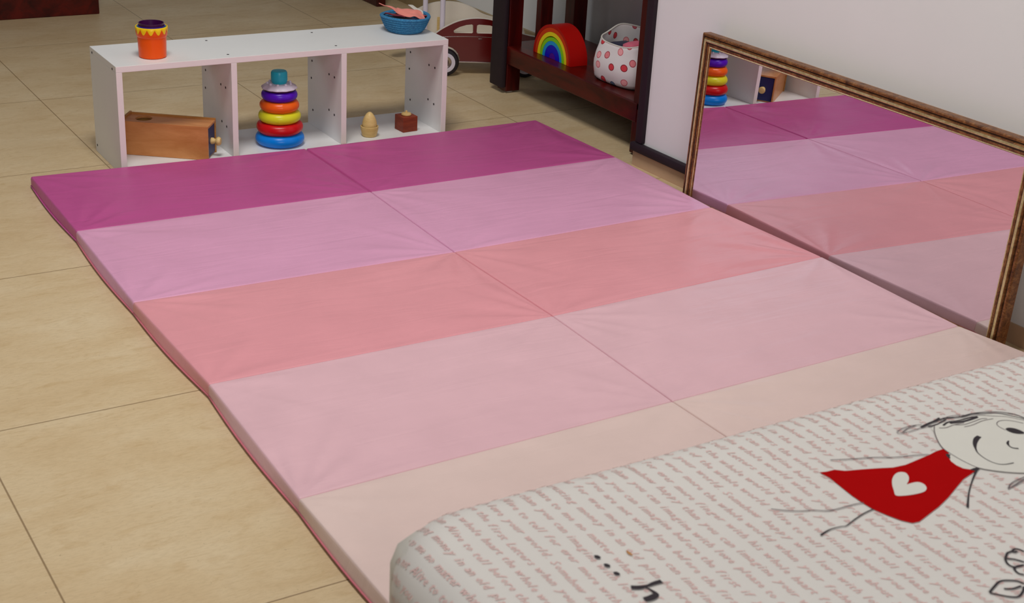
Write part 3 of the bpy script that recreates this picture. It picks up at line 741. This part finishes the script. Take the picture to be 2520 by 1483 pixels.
bm = bmesh.new(); pts = [bagpt(q, 1.0)*1.0+Vector((0, 0, 0.0018)) for q in bag_outline(0.064, 0.096)]; pts.append(pts[0]); tube(bm, pts, 0.0026, 6, cap=False)
link('rim_hem', bm, M['felt'], bgt, smooth='all')
bx0, by0, bz0 = 1.672, -0.140, SZ
def soft_block(name, label, lx, ly, lz, loc, mat, rot=(0, 0, 0), cat='toy', grp=None):
    bm = bmesh.new(); bmesh.ops.create_cube(bm, size=1)
    bmesh.ops.subdivide_edges(bm, edges=bm.edges, cuts=4, use_grid_fill=True)
    for v in bm.verts:
        q = v.co*2; L = (abs(q.x)**4+abs(q.y)**4+abs(q.z)**4)**0.25
        k = 1/max(L, 1e-6)*max(abs(q.x), abs(q.y), abs(q.z)); q = q*(0.5+0.5*k)
        v.co = Vector((q.x*lx/2, q.y*ly/2, q.z*lz/2)) + Vector((1, 1, 1))*0.0015*noise.noise(v.co*5+Vector(loc)*9)
    return tag(link(name, bm, mat, smooth='all', loc=loc, rot=rot), label, cat, grp)
soft_block('folded_cloth', 'dark navy folded cloth inside the spotted basket', 0.088, 0.075, 0.098, (bx0+0.004, by0+0.032, bz0+0.059), M['navy'], (0, 0, 0.1), 'cloth', 'things in the spotted basket')
soft_block('folded_cloth', 'pink folded cloth in the spotted basket, right of the navy cloth', 0.085, 0.046, 0.118, (bx0+0.006, by0-0.032, bz0+0.066), M['pinkcloth'], (0, 0, 0.05), 'cloth', 'things in the spotted basket')
soft_block('folded_cloth', 'red folded cloth at the right end of the spotted basket', 0.078, 0.020, 0.110, (bx0+0.006, by0-0.067, bz0+0.062), M['redcloth'], (0, 0, 0.0), 'cloth', 'things in the spotted basket')

# ================================================================ WOODEN PUSH CAR
w1 = at(1094, 186, 0); w2 = at(1290, 190, 0)
ca = math.atan2(w2.y-w1.y, w2.x-w1.x)
car = thing('push_car', 'maroon wooden toy car with white walled tyres beside the bookcase', 'toy car', (w1.x, w1.y, 0), (0, 0, ca))
CWd = 0.20
def arch_outline():
    base = [(-0.085, 0.052), (-0.090, 0.070), (-0.082, 0.092), (-0.06, 0.112), (-0.032, 0.136), (0.000, 0.158), (0.045, 0.179), (0.095, 0.188), (0.145, 0.185), (0.19, 0.170), (0.225, 0.150), (0.27, 0.137), (0.33, 0.125), (0.375, 0.095), (0.385, 0.055)]
    up = [(p.x, p.y) for p in catmull([(x, y, 0) for x, y in base], 5)]
    arc = lambda cx: [(cx+0.0495*math.cos(a), 0.046+0.0495*math.sin(a)) for a in [math.pi*k/12 for k in range(13)]]
    low = [(0.37, 0.046)] + [(x, z) for x, z in arc(w2s) if z > 0.045] + [(x, z) for x, z in arc(0.0) if z > 0.045] + [(-0.078, 0.046)]
    return up + low
w2s = (Vector((w2.x, w2.y))-Vector((w1.x, w1.y))).length
def rwin(p, n=5): return [(q.x, q.y) for q in catmull([(x, y, 0) for x, y in p], n, True)]
win1 = [(0.030, 0.140), (0.086, 0.140), (0.0895, 0.143), (0.089, 0.166), (0.085, 0.169), (0.068, 0.167), (0.046, 0.160), (0.032, 0.152), (0.026, 0.147), (0.0265, 0.142)]
win2 = [(0.104, 0.140), (0.172, 0.140), (0.182, 0.143), (0.180, 0.148), (0.166, 0.160), (0.145, 0.167), (0.108, 0.169), (0.102, 0.166), (0.101, 0.143)]
Mp = Matrix(((1, 0, 0, 0), (0, 0, 1, 0), (0, 1, 0, 0), (0, 0, 0, 1)))   # (s,z,depth)->(x,y,z) y=depth
outl = arch_outline()
for k, y in enumerate((0.012, CWd)):
    bm = bmesh.new(); prism(bm, outl, y, y+(0.020 if k == 0 else 0.012), M4=Mp, holes=[win1, win2] if k == 0 else [], mi=0, side_mi=1)
    if k == 1:
        for v in bm.verts: v.co.x -= 0.085; v.co.z += 0.014*(v.co.z > 0.1)
    for f in bm.faces:
        c = f.calc_center_median()
        if f.material_index == 0 and c.y > y+0.006: f.material_index = 1
        if k == 1 and f.material_index == 0: f.material_index = 1
    o = link('side_panel', bm, [M['carred'], M['cream']], car, smooth=30)
    o['label'] = ['maroon near side with two cut-out windows and white edge', 'cream far side panel'][k]
    # seat board / floor later
bm = bmesh.new(); box(bm, -0.07, 0.27, 0.033, CWd-0.0005, 0.052, 0.064); link('floor_board', bm, M['cream'], car)
bm = bmesh.new(); box(bm, 0.20, 0.212, 0.033, CWd-0.0005, 0.064, 0.150, 0.002); link('front_board', bm, M['cream'], car)
bm = bmesh.new(); box(bm, 0.2125, 0.27, 0.033, CWd-0.0005, 0.116, 0.126, 0.002); link('bonnet', bm, M['cream'], car)
bm = bmesh.new(); box(bm, 0.02, 0.195, 0.008, 0.0115, 0.0425, 0.0465, 0.001); link('running_board', bm, M['chrome'], car)['label'] = 'chrome running board'
bm = bmesh.new(); box(bm, 0.108, 0.120, 0.009, 0.0118, 0.1215, 0.1235); link('door_handle', bm, M['chrome'], car)['label'] = 'tiny chrome door handle'
bm = bmesh.new()
tube(bm, [(-0.05+0.23*i/20, 0.0117, 0.123+0.006*math.sin(math.pi*i/24)) for i in range(21)], 0.0008, 6)
link('trim_line', bm, M['chrome'], car)['label'] = 'thin pale trim line'
for x in (0.0, w2s):
    for y, sgn in ((0.0, 1), (CWd+0.02, 1)):
        bm = bmesh.new()
        Rw = Matrix.Translation((x, y, 0.046)) @ Matrix.Rotation(math.pi/2, 4, 'X')
        lathe(bm, [(0, 0.008, 2), (0.008, 0.010, 2), (0.012, 0.006, 2), (0.0195, 0.008, 2), (0.0205, 0.011, 2), (0.0215, 0.0125, 1), (0.030, 0.0135, 1), (0.0325, 0.0125, 1), (0.034, 0.0125, 0), (0.042, 0.010, 0), (0.0455, 0.004, 0), (0.0455, -0.004, 0), (0.042, -0.010, 0), (0.0, -0.010, 0)], 48, M4=Rw)
        link('wheel', bm, [M['tyre'], M['p_white'], M['chrome']], car, smooth=40)['label'] = 'black wheel with white wall and chrome hub'
# handle posts
def car_pt(px, py, depth):  # not used for shapes of the view, only to find where the posts stand
    return None
for y in (0.155, 0.060):
    x = -0.058 if y > 0.1 else -0.008
    bm = bmesh.new(); tube(bm, [(x, y, 0.06), (x, y, 0.52)], 0.0085, 14)
    link('handle_post', bm, M['p_white'], car, smooth=40)
bm = bmesh.new(); tube(bm, [(-0.065, 0.175, 0.52), (-0.001, 0.04, 0.52)], 0.010, 14); link('handle_bar', bm, M['pale'], car, smooth=40)
bm = bmesh.new(); box(bm, -0.014, 0.000, CWd-0.003, CWd-0.0005, 0.075, 0.150, 0.001); link('wood_strip', bm, M['pale'], car)['label'] = 'bare beech strip on the cream panel'

# ================================================================ FAR DARK FURNITURE
cb = thing('cabinet', 'dark mahogany cabinet standing on the tiles at the far left', 'cabinet', (0, 1.83, 0))
bm = bmesh.new(); box(bm, -0.75, 0.713, 0.0, 0.02, 0.0, 0.10, 0.003); link('plinth', bm, M['mahog'], cb)
bm = bmesh.new(); box(bm, -0.75, 0.713, 0.0, 0.42, 0.1005, 0.75, 0.003); link('body', bm, M['mahog'], cb)
bm = bmesh.new(); box(bm, 0.693, 0.713, 0.0205, 0.42, 0.0, 0.10, 0.003); link('plinth', bm, M['mahog'], cb)
bm = bmesh.new(); box(bm, 1.750, 1.790, 1.635, 2.30, 0.0, 1.0, 0.004)
tag(link('wooden_partition', bm, M['mahogv']), 'dark red wooden board standing on edge at the far top, left of the toy car', 'board')

# ================================================================ BED IN FRONT
BH_ = 0.45; bxl, bxr_, byf, byn = -0.238, 1.44, -2.322, -3.24
bed = thing('bed', 'low bed with mattress in the right foreground under the printed sheet', 'bed', ((bxl+bxr_)/2, (byf+byn)/2, 0))
cx_, cy_ = (bxl+bxr_)/2, (byf+byn)/2; hx_, hy_ = (bxr_-bxl)/2, (byf-byn)/2
bm = bmesh.new(); box(bm, -hx_+0.012, hx_-0.012, -hy_+0.012, hy_-0.012, 0.22, BH_-0.006, 0.04); link('mattress', bm, M['felt'], bed, smooth=60)
bm = bmesh.new(); box(bm, -hx_+0.02, hx_-0.02, -hy_+0.02, hy_-0.02, 0.08, 0.218, 0.004); link('bed_base', bm, M['mahog'], bed)
for sx in (-1, 1):
    for sy in (-1, 1):
        bm = bmesh.new(); box(bm, sx*(hx_-0.06)-0.03, sx*(hx_-0.06)+0.03, sy*(hy_-0.06)-0.03, sy*(hy_-0.06)+0.03, 0, 0.079, 0.004); link('leg', bm, M['mahog'], bed)
RR = 0.052; RC = 0.045     # edge rounding, plan radius of the inner corner
ix0, ix1, iy0, iy1 = bxl+RR+RC, bxr_-RR-RC, byn+RR+RC, byf-RR-RC
def wrap(x, y, lift=0.0):
    """flat cloth coordinates -> draped over the mattress"""
    qx = min(max(x, ix0), ix1); qy = min(max(y, iy0), iy1)
    dx, dy = x-qx, y-qy; d = math.hypot(dx, dy)
    if d <= RC or d < 1e-9:
        z = BH_ + lift; return Vector((x, y, z + topz(x, y)))
    nx, ny = dx/d, dy/d; s = d-RC
    if s < RR*math.pi/2:
        a = s/RR; r = RC+(RR+lift)*math.sin(a); z = BH_-RR+(RR+lift)*math.cos(a)
    else: r = RC+RR+lift; z = BH_-RR-(s-RR*math.pi/2)
    k = math.cos(min(s/RR, math.pi/2))
    wob = 0.0
    if s > RR*0.8:
        wob = 0.004*noise.noise(Vector((x*7, y*7, 2)))*smoothstep(RR*0.8, RR*3, s)
    return Vector((qx+nx*(r+wob), qy+ny*(r+wob), z + topz(qx+nx*RC, qy+ny*RC)*k))
def topz(x, y): return 0.0022*noise.noise(Vector((x*2.3, y*2.3, 4))) + 0.0010*noise.noise(Vector((x*9+y*3, y*5, 1)))
DROP = 0.30
def grid_axis(a, b, ia, ib):
    out = []; x = a-DROP
    n1 = 26
    lo = [a-DROP+RR*0.57 + (ia+0.0-(a-DROP+RR*0.57))*i/n1 for i in range(n1)]
    hi = [ib+(b+DROP-RR*0.57-ib)*i/n1 for i in range(1, n1+1)]
    nm = 90
    return lo+[ia+(ib-ia)*i/nm for i in range(nm+1)]+hi
gx = grid_axis(bxl, bxr_, ix0, ix1); gy = grid_axis(byn, byf, iy0, iy1)
sheet = thing('bed_sheet', 'white fitted sheet printed with pink handwriting and a girl in a red dress', 'bed sheet', (cx_, cy_, BH_))
off = Vector((cx_, cy_, BH_))
bm = bmesh.new()
gv = [[bm.verts.new(wrap(x, y)-off) for y in gy] for x in gx]
for i in range(len(gx)-1):
    for j in range(len(gy)-1): bm.faces.new((gv[i][j], gv[i+1][j], gv[i+1][j+1], gv[i][j+1]))
link('cotton', bm, M['sheet'], sheet, smooth='all')

# --- drawing (pixel measured on the sheet plane, then laid on the cloth)
def bp(px, py):
    p = at(px, py, BH_); return (p.x, p.y)
def Z5(x, y): return bp(2150+x/6.74, 980+y/6.74)
def Z3(x, y): return bp(1960+x/2.948, 980+y/2.948)
def in_poly(x, y, P):
    c = False; n = len(P)
    for i in range(n):
        x1, y1 = P[i]; x2, y2 = P[(i+1) % n]
        if (y1 > y) != (y2 > y) and x < (x2-x1)*(y-y1)/(y2-y1)+x1: c = not c
    return c
dress = [(165,545),(215,540),(275,525),(350,533),(480,522),(600,513),(700,508),(790,488),(880,450),(960,415),(1020,385),(1070,370),(1105,400),(1100,425),(1120,460),(1160,490),(1210,512),(1265,520),(1320,512),
         (1270,550),(1210,590),(1160,650),(1100,725),(1030,795),(960,850),(890,905),(840,915),(760,897),(660,860),(560,818),(480,770),(400,715),(320,650),(240,585)]
heart = [(722,716),(705,680),(692,630),(695,590),(715,558),(750,543),(790,548),(812,575),(812,605),(800,632),(835,622),(880,615),(920,628),(942,655),(930,682),(880,700),(800,714)]
face = [(998,205),(1300,130),(1500,118),(1760,160),(1900,260),(1900,480),(1800,540),(1651,545),(1540,540),(1430,528),(1320,508),(1230,470),(1140,420),(1070,372),(1030,320),(1005,262)]
facep = [Z3(*p) for p in face]; dressp = [Z3(*p) for p in dress]
neck = [Z3(*p) for p in [(1105,400),(1100,425),(1120,460),(1160,490),(1210,512),(1265,520),(1320,508),(1230,470),(1140,420)]]
def fillpoly(bm, pts, lift, smooth_n=0, cuts=0.02):
    if smooth_n: pts = [(p.x, p.y) for p in catmull([(x, y, 0) for x, y in pts], smooth_n, True)]
    vs = [bm.verts.new((x, y, 0)) for x, y in pts]; es = [bm.edges.new((vs[i], vs[(i+1) % len(vs)])) for i in range(len(vs))]
    r = bmesh.ops.triangle_fill(bm, use_beauty=True, edges=es)
    fs = [g for g in r['geom'] if isinstance(g, bmesh.types.BMFace)]
    for _ in range(5):
        es = list({e for f in bm.faces for e in f.edges if e.calc_length() > cuts})
        if not es: break
        bmesh.ops.subdivide_edges(bm, edges=es, cuts=1); bmesh.ops.triangulate(bm, faces=bm.faces)
    for v in bm.verts: v.co = wrap(v.co.x, v.co.y, lift)-off
def stroke(bm, pts, w, lift=0.0011, n=6):
    """ribbon following pts (flat sheet coords); w = width or list"""
    P = catmull([(x, y, 0) for x, y in pts], n); N = len(P)
    ws = w if isinstance(w, (list, tuple)) else [w]*len(pts)
    L = []; R = []
    for i, p in enumerate(P):
        t = (P[min(i+1, N-1)]-P[max(i-1, 0)]); t.z = 0; t.normalize(); nrm = Vector((-t.y, t.x, 0))
        f = i/(N-1)*(len(ws)-1); a = int(f); b = min(a+1, len(ws)-1); ww = ws[a]+(ws[b]-ws[a])*(f-a)
        l = p+nrm*ww/2; r = p-nrm*ww/2
        L.append(bm.verts.new(wrap(l.x, l.y, lift)-off)); R.append(bm.verts.new(wrap(r.x, r.y, lift)-off))
    for i in range(N-1): bm.faces.new((L[i], L[i+1], R[i+1], R[i]))
def flat(name, bm, mat, parent, label=None):
    o = link(name, bm, mat, parent)
    for p in o.data.polygons: p.use_smooth = False
    if label: o['label'] = label
    return o
bm = bmesh.new(); fillpoly(bm, facep, 0.0008, 3); flat('printed_face', bm, M['patch'], sheet, 'plain white face of the drawn girl')
bm = bmesh.new(); fillpoly(bm, neck, 0.0009); flat('printed_neck', bm, M['patch'], sheet)
bm = bmesh.new(); fillpoly(bm, dressp, 0.0009); flat('printed_dress', bm, M['reddress'], sheet, 'solid red printed dress')
bm = bmesh.new(); fillpoly(bm, [Z3(*p) for p in heart], 0.0013, 4); flat('printed_heart', bm, M['patch'], sheet, 'white heart on the red dress')
w = 0.0011
def draw(nm, strokes, lift=0.0011):
    b_ = bmesh.new()
    for pts, ww in strokes: stroke(b_, pts, ww, lift)
    wide = max(max(ww) if isinstance(ww, (list, tuple)) else ww for _, ww in strokes)
    flat(nm, b_, M['thinink'] if wide < 0.0014 else M['ink'], sheet)
S3 = lambda *pp: [Z3(*p) for p in pp]
S5 = lambda *pp: [Z5(*p) for p in pp]
draw('face_outline', [(S3((998,205),(1000,250),(1020,305),(1060,365),(1140,420),(1230,470),(1320,508),(1430,528),(1540,540),(1651,545),(1760,535)), w)])
draw('arm_line', [(S3((245,455),(400,448),(560,436),(720,433),(860,418),(960,412)), 0.0013)])
draw('leg_line', [(S3((-185,812),(-100,822),(30,828),(110,822),(230,826),(330,805),(420,780),(485,768)), 0.0013)])
draw('leg_line', [(S3((175,1003),(240,962),(320,940),(360,934),(420,890),(490,845),(555,815)), [0.0024,0.0015,0.0012,0.0012,0.0014,0.0014,0.0016])])
draw('arm_line', [(S3((1310,515),(1275,600),(1250,690),(1240,800)), [0.0028,0.0014,0.0014,0.0024])])
draw('collar_shade', [(S5((1235,935),(1232,965),(1262,1010)), [0.005,0.004,0.0012])])
draw('collar_shade', [(S5((1600,1195),(1680,1190),(1740,1160)), [0.001,0.006,0.003])])
# smile, nose, eye
draw('smile', [(S5((1750,645),(1700,690),(1675,770),(1690,850),(1730,920),(1850,1010),(2000,1080),(2150,1105),(2320,1080)), [0.005,0.006,0.0045,0.002,0.0012,0.001,0.001,0.0012,0.0016])])
draw('nose', [(S5((2235,715),(2220,760),(2250,805),(2310,835),(2400,845)), [0.0015,0.003,0.0015,0.002,0.0026])])
draw('eye_outline', [(S5((2480,420),(2300,380),(2160,370),(2070,390),(2040,430),(2070,475),(2180,535)), 0.0009)])
eb = bmesh.new(); fillpoly(eb, S5((2185,520),(2240,498),(2340,510),(2440,545),(2500,585),(2440,600),(2330,590),(2240,560)), 0.0013, 4)
flat('printed_eye', eb, M['ink'], sheet, 'black oval eye')
# hair
for P, ww in [(((380,575),(470,520),(600,480),(790,450)), .0013), (((380,585),(440,598),(600,565),(780,510),(1000,460),(1110,420)), .0013), (((480,575),(560,520),(700,465)), .0016),
              (((780,500),(880,450),(1000,400),(1090,345)), .0036), (((800,500),(950,430),(1080,385),(1180,340),(1400,325),(1600,270),(1800,240),(2060,232),(2300,262),(2494,330),(2700,440)), .0020),
              (((900,490),(1040,455),(1130,405),(1200,370)), .0022), (((1130,360),(1300,340),(1500,310),(1650,265),(1850,258),(2050,255),(2300,300),(2494,350),(2700,470)), .0018),
              (((1150,470),(1230,415),(1400,385),(1560,340),(1720,310)), .0030), (((1260,430),(1450,405),(1600,365),(1720,320)), .0042), (((1080,510),(1200,505),(1320,460),(1500,420)), .0013),
              (((1350,460),(1500,450),(1650,400),(1780,350),(1880,345)), .0013), (((1500,490),(1640,455),(1800,385),(1980,345)), .0012), (((1200,330),(1330,300),(1500,290)), .0014),
              (((1640,300),(1760,290),(1950,300),(2200,310),(2494,370)), .0010), (((1300,400),(1450,370),(1640,310)), .0014)]:
    draw('hair_strand', [(S5(*P), ww*0.8)])
draw('hair_strand', [(S3((1535,662),(1580,635),(1651,592),(1760,560)), 0.0013)]); draw('hair_strand', [(S3((1535,662),(1560,620),(1651,575),(1760,545)), 0.0013)]); draw('hair_strand', [(S3((1560,650),(1640,610),(1700,590)), 0.001)])
# flower and leaf at the right edge
for P in [((1651,1120),(1610,1103),(1580,1102),(1560,1118),(1530,1130),(1520,1150),(1515,1180),(1540,1215),(1590,1230),(1650,1215)), ((1520,1170),(1580,1175),(1651,1195)), ((1651,1215),(1600,1225),(1580,1245),(1610,1275),(1651,1285)), ((1560,1118),(1580,1125),(1600,1118)),
          ((1400,1412),(1430,1375),(1470,1335),(1520,1325),(1600,1330),(1651,1350)), ((1400,1415),(1480,1432),(1560,1445),(1610,1442),(1640,1410),(1651,1370)), ((1505,1385),(1570,1385),(1630,1365))]:
    draw('flower_line', [(S3(*P), 0.0022)])
# dots and the dark letter at the bottom
Z4 = lambda *pp: [bp(1400+x/5.04, 1250+y/5.04) for x, y in pp]
for cx0, cy0 in ((352, 618), (472, 722), (592, 822)):
    eb = bmesh.new(); fillpoly(eb, Z4((cx0-42,cy0-18),(cx0,cy0-22),(cx0+38,cy0-2),(cx0+40,cy0+14),(cx0+8,cy0+22),(cx0-25,cy0+8)), 0.0012, 3)
    flat('printed_dot', eb, M['ink'], sheet, 'black printed dot')
b_ = bmesh.new()
stroke(b_, Z4((770,992),(880,992),(980,970),(1060,940),(1150,915)), [0.0058,0.0058,0.0035,0.005,0.0058])
flat('printed_letter', b_, M['ink'], sheet, 'upper stroke of the black handwritten letter')
b_ = bmesh.new()
stroke(b_, Z4((860,985),(960,1000),(1040,1040),(1078,1080),(1055,1105),(1000,1130),(935,1145)), [0.0012,0.0018,0.0026,0.0055,0.0075,0.0075,0.0065], 0.00125)
flat('printed_letter', b_, M['ink'], sheet, 'lower hook of the black handwritten letter')
eb = bmesh.new(); fillpoly(eb, Z4((710,540),(735,545),(780,580),(790,598),(760,592),(725,570)), 0.0012, 3); flat('stain', eb, M['boxedge'], sheet, 'tiny brown stain')

# --- rows of pink handwriting
phr = ["than you can imagine", "finger with his whole heart", "when your father grows", "your world. Somehow happy", "please to me no matter what", "trusting money in an old plan",
       "writing about you", "Letters", "Alive to tell", "A life of", "before the first", "if you are not", "some day", "the whole world", "and so it goes", "with love", "in the end", "for ever more"]
def text_rows():
    rnd = random.Random(3); spacing = 0.0188
    X = bxl-0.16; rows = []
    while X < bxr_+0.10:
        s = ''
        while len(s) < 240: s += rnd.choice(phr)+' '
        rows.append((X, s)); X += spacing
    return rows
glyph_cache = {}
def glyph(ch):
    if ch in glyph_cache: return glyph_cache[ch]
    cu = bpy.data.curves.new('g', 'FONT'); cu.body = ch; cu.size = 0.0142; cu.shear = 0.35; cu.resolution_u = 1; cu.offset = 0.00012
    ob = bpy.data.objects.new('g', cu); COL.objects.link(ob)
    dg = bpy.context.evaluated_depsgraph_get(); ev = ob.evaluated_get(dg); me = ev.to_mesh()
    vs = [(v.co.x, v.co.y) for v in me.vertices]; fs = [tuple(p.vertices) for p in me.polygons]
    wdt = (max(v[0] for v in vs)-min(v[0] for v in vs)) if vs else 0.004
    mn = min(v[0] for v in vs) if vs else 0
    vs = [(x-mn, y) for x, y in vs]
    ev.to_mesh_clear(); bpy.data.objects.remove(ob); bpy.data.curves.remove(cu)
    glyph_cache[ch] = (vs, fs, wdt); return glyph_cache[ch]
tv, tf = [], []
rnd = random.Random(5)
ystart, yend = byf+0.16, byn-0.10
wlim = 0.5
for X, s in text_rows():
    y = ystart - rnd.random()*0.03; jit = rnd.random()*6
    for ch in s:
        if y < yend: break
        if ch == ' ': y -= 0.0058; continue
        vs, fs, wdt = glyph(ch)
        xx = X+0.0012*math.sin(y*40+jit)
        if not (in_poly(xx+0.004, y, facep) or in_poly(xx+0.004, y, dressp) or in_poly(xx+0.004, y-wdt, dressp) or in_poly(xx+0.004, y-wdt, facep)):
            b0 = len(tv)
            for (gx_, gy_) in vs: tv.append(wrap(xx+gy_*0.9, y-gx_*0.92, 0.0005)-off)
            for f in fs: tf.append(tuple(b0+i for i in f))
        y -= wdt*0.92+0.0004
me = bpy.data.meshes.new('printed_handwriting'); me.from_pydata([tuple(v) for v in tv], [], tf); me.materials.append(M['print'])
tx = bpy.data.objects.new('printed_handwriting', me); COL.objects.link(tx); tx.parent = sheet; tx['label'] = 'rows of pale pink handwriting'; tx['kind'] = 'stuff'
print('text verts', len(tv))
